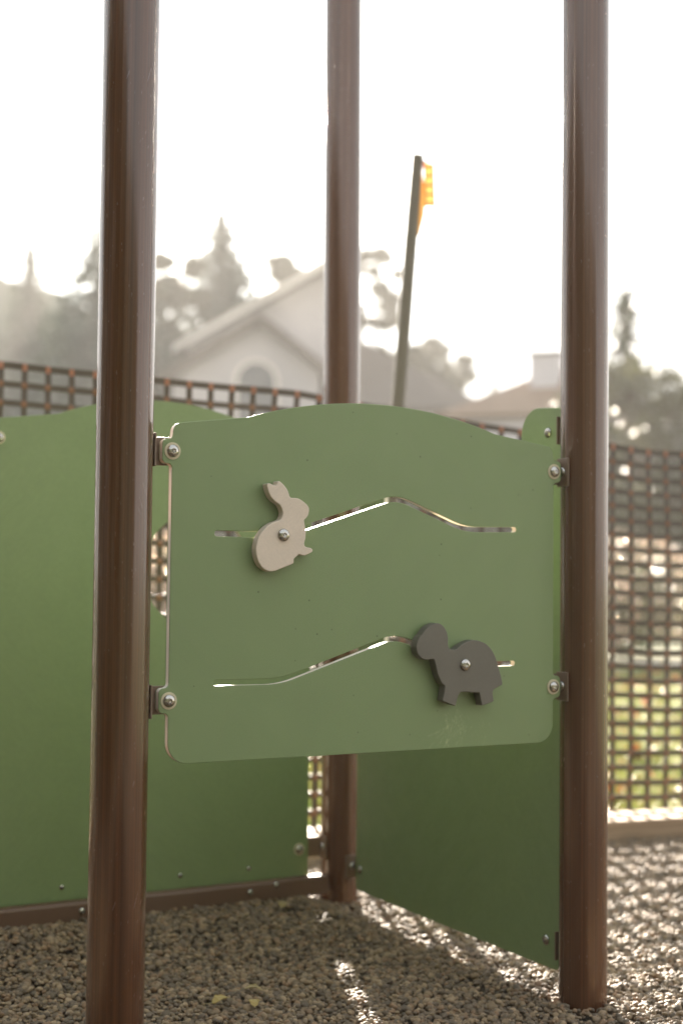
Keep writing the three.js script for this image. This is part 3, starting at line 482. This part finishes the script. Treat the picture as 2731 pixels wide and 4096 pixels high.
{ // gabled house
  const h = thing('gabled_house', 'large pale house with brown gabled roofs and an arched window', 'house', [28.2, 0, -52.9], -0.5063);
  mesh('wall', gable(-5.6, 1.9, 0.5, 14.2, 10.9, 12.6, 9).translate(0, 0, -9.5), wallMat, h);
  const roof = mesh('roof', slab([[-6.2, 10.9, 0.2], [0.45, 14.75, 0.2], [0.45, 14.75, -10], [-6.2, 10.9, -10]], 0.3), roofMat, h);
  mesh('roof', slab([[0.5, 14.75, 0.2], [2.3, 12.5, 0.2], [2.3, 12.5, -10], [0.5, 14.75, -10]], 0.3), roofMat, h);
  mesh('fascia', slab([[-6.2, 10.75, 0.32], [0.45, 14.6, 0.32], [0.45, 14.3, 0.32], [-6.2, 10.45, 0.32]], 0.1), trimMat, roof);
  // projecting wing with the arched window
  mesh('wall', gable(-5.8, 0.3, -2.15, 11.05, 9.0, 9.4, 3.6).translate(0, 0, 0.1), wallMat, h);
  mesh('roof', slab([[-6.5, 8.85, 4.3], [-2.2, 11.5, 4.3], [-2.2, 11.5, 0], [-6.5, 8.85, 0]], 0.35), roofMat, h);
  mesh('roof', slab([[-2.1, 11.5, 4.3], [0.9, 9.2, 4.3], [0.9, 9.2, 0], [-2.1, 11.5, 0]], 0.35), roofMat, h);
  const arch = new THREE.Shape(); arch.moveTo(-0.78, -2.2); arch.lineTo(0.78, -2.2); arch.lineTo(0.78, 0); arch.absarc(0, 0, 0.78, 0, Math.PI, false);
  const win = mesh('window', new THREE.ExtrudeGeometry(arch, { depth: 0.06, bevelEnabled: false }).translate(-2.3, 8.75, 3.72), glassMat, h);
  const ring = new THREE.Shape(); ring.moveTo(-0.92, -2.34); ring.lineTo(0.92, -2.34); ring.lineTo(0.92, 0); ring.absarc(0, 0, 0.92, 0, Math.PI, false); const hole = new THREE.Path(); hole.moveTo(-0.78, -2.2); hole.lineTo(0.78, -2.2); hole.lineTo(0.78, 0); hole.absarc(0, 0, 0.78, 0, Math.PI, false); ring.holes.push(hole);
  mesh('frame', new THREE.ExtrudeGeometry(ring, { depth: 0.14, bevelEnabled: false }).translate(-2.3, 8.75, 3.71), trimMat, win);
  // lower hipped wing to the right
  mesh('wall', box(5.6, 7.9, 6.5, 4.3, 3.95, -1.2), wallMat, h);
  const lw = mesh('roof', slab([[0.6, 7.9, 2.6], [7.6, 7.9, 2.6], [4.4, 10.2, -1.2], [1.6, 11.6, -1.2]], 0.3), roofMat, h); lw.userData.label = 'low hipped roof';
  mesh('roof', slab([[7.65, 7.9, 2.6], [7.65, 7.9, -5], [4.4, 10.2, -1.25]], 0.3), roofMat, h);
  mesh('roof', slab([[1.6, 11.6, -1.3], [4.4, 10.2, -1.3], [7.6, 7.9, -5], [1.2, 7.9, -5]], 0.3), roofMat, h);
  for (const x of [2.6, 4.4, 6.2]) { const w = mesh('window', box(0.9, 1.4, 0.08, x, 5.6, 2.08), glassMat, h); mesh('frame', flat([box(1.1, 0.1, 0.14, x, 6.36, 2.1), box(1.1, 0.1, 0.14, x, 4.84, 2.1), box(0.1, 1.42, 0.14, x - 0.5, 5.6, 2.1), box(0.1, 1.42, 0.14, x + 0.5, 5.6, 2.1)]), trimMat, w); }
}
{ // tan-roofed house
  const h = thing('hip_roof_house', 'white house with a tan hipped roof and a capped pale chimney', 'house', [21.9, 0, -27.2], -0.5063 - 0.30), E = 4.78, P = 6.3, W = 2.75;
  mesh('wall', box(W * 1.8, E - 0.05, W * 1.8, 0, E / 2 - 0.03, 0), wallWhite, h);
  const c = [[-W, E, W], [W, E, W], [W, E, -W], [-W, E, -W]];
  for (let k = 0; k < 4; k++) mesh('roof', slab([c[k], c[(k + 1) % 4], [0, P, 0]], 0.12), k === 3 || k === 2 ? tanRoof : tanRoof, h);
  const ch = mesh('chimney', box(0.72, 1.35, 0.72, -0.25, 5.75, 0.95), wallWhite, h); mesh('chimney_cap', box(0.84, 0.08, 0.84, -0.25, 6.46, 0.95), darkTrim, ch);
  for (const x of [-1.2, 1.0]) { const w = mesh('window', box(0.8, 1.1, 0.06, x, 2.6, W * 0.9 + 0.035), glassMat, h); mesh('frame', flat([box(0.96, 0.08, 0.1, x, 3.19, W * 0.9 + 0.06), box(0.96, 0.08, 0.1, x, 2.01, W * 0.9 + 0.06)]), trimMat, w); }
}
{ // far roof at the right edge
  const h = thing('brown_roof_house', 'small brown-roofed house past the olive tree', 'house', [26.9, 0, -24.8], -0.62), E = 4.0;
  mesh('wall', box(5.2, E, 4.2, 0, E / 2, 0), wallWhite, h);
  mesh('roof', slab([[-3, E, 2.5], [3, E, 2.5], [3, 5.5, 0], [-3, 5.5, 0]], 0.12), roofMat, h); mesh('roof', slab([[3, E, -2.5], [-3, E, -2.5], [-3, 5.5, -0.02], [3, 5.5, -0.02]], 0.12), roofMat, h);
  mesh('window', box(0.9, 1.1, 0.06, -0.8, 2.4, 2.13), glassMat, h);
}
// ---------------------------------------------------------------- wooded hillside far behind
{
  const W = 66, N = 70, pos = [], idx = [];
  for (let i = 0; i <= N; i++) for (let j = 0; j <= 14; j++) { const u = i / N, v = j / 14, ridge = 22.5 - 19.5 * Math.min(1, u * 1.25) + 1.6 * noise.noise(u * 9, 3, 1), y = -0.2 + ridge * Math.sin(v * Math.PI * 0.5) + 0.7 * noise.noise(u * 40, v * 12, 2); pos.push((u - 0.22) * W, Math.max(-0.2, y), -v * 9 + 2 * noise.noise(u * 6, v * 4, 5)); }
  for (let i = 0; i < N; i++) for (let j = 0; j < 14; j++) { const a = i * 15 + j; idx.push(a, a + 15, a + 1, a + 1, a + 15, a + 16); }
  const g = new THREE.BufferGeometry(); g.setAttribute('position', new THREE.Float32BufferAttribute(pos, 3)); g.setIndex(idx); g.computeVertexNormals();
  const o = struct('hillside', g, mat(0.06, 0.07, 0.04, 0.95)); o.position.set(25.5, 0, -76); o.rotation.y = -0.5063;
}
renderer.render(scene, camera);
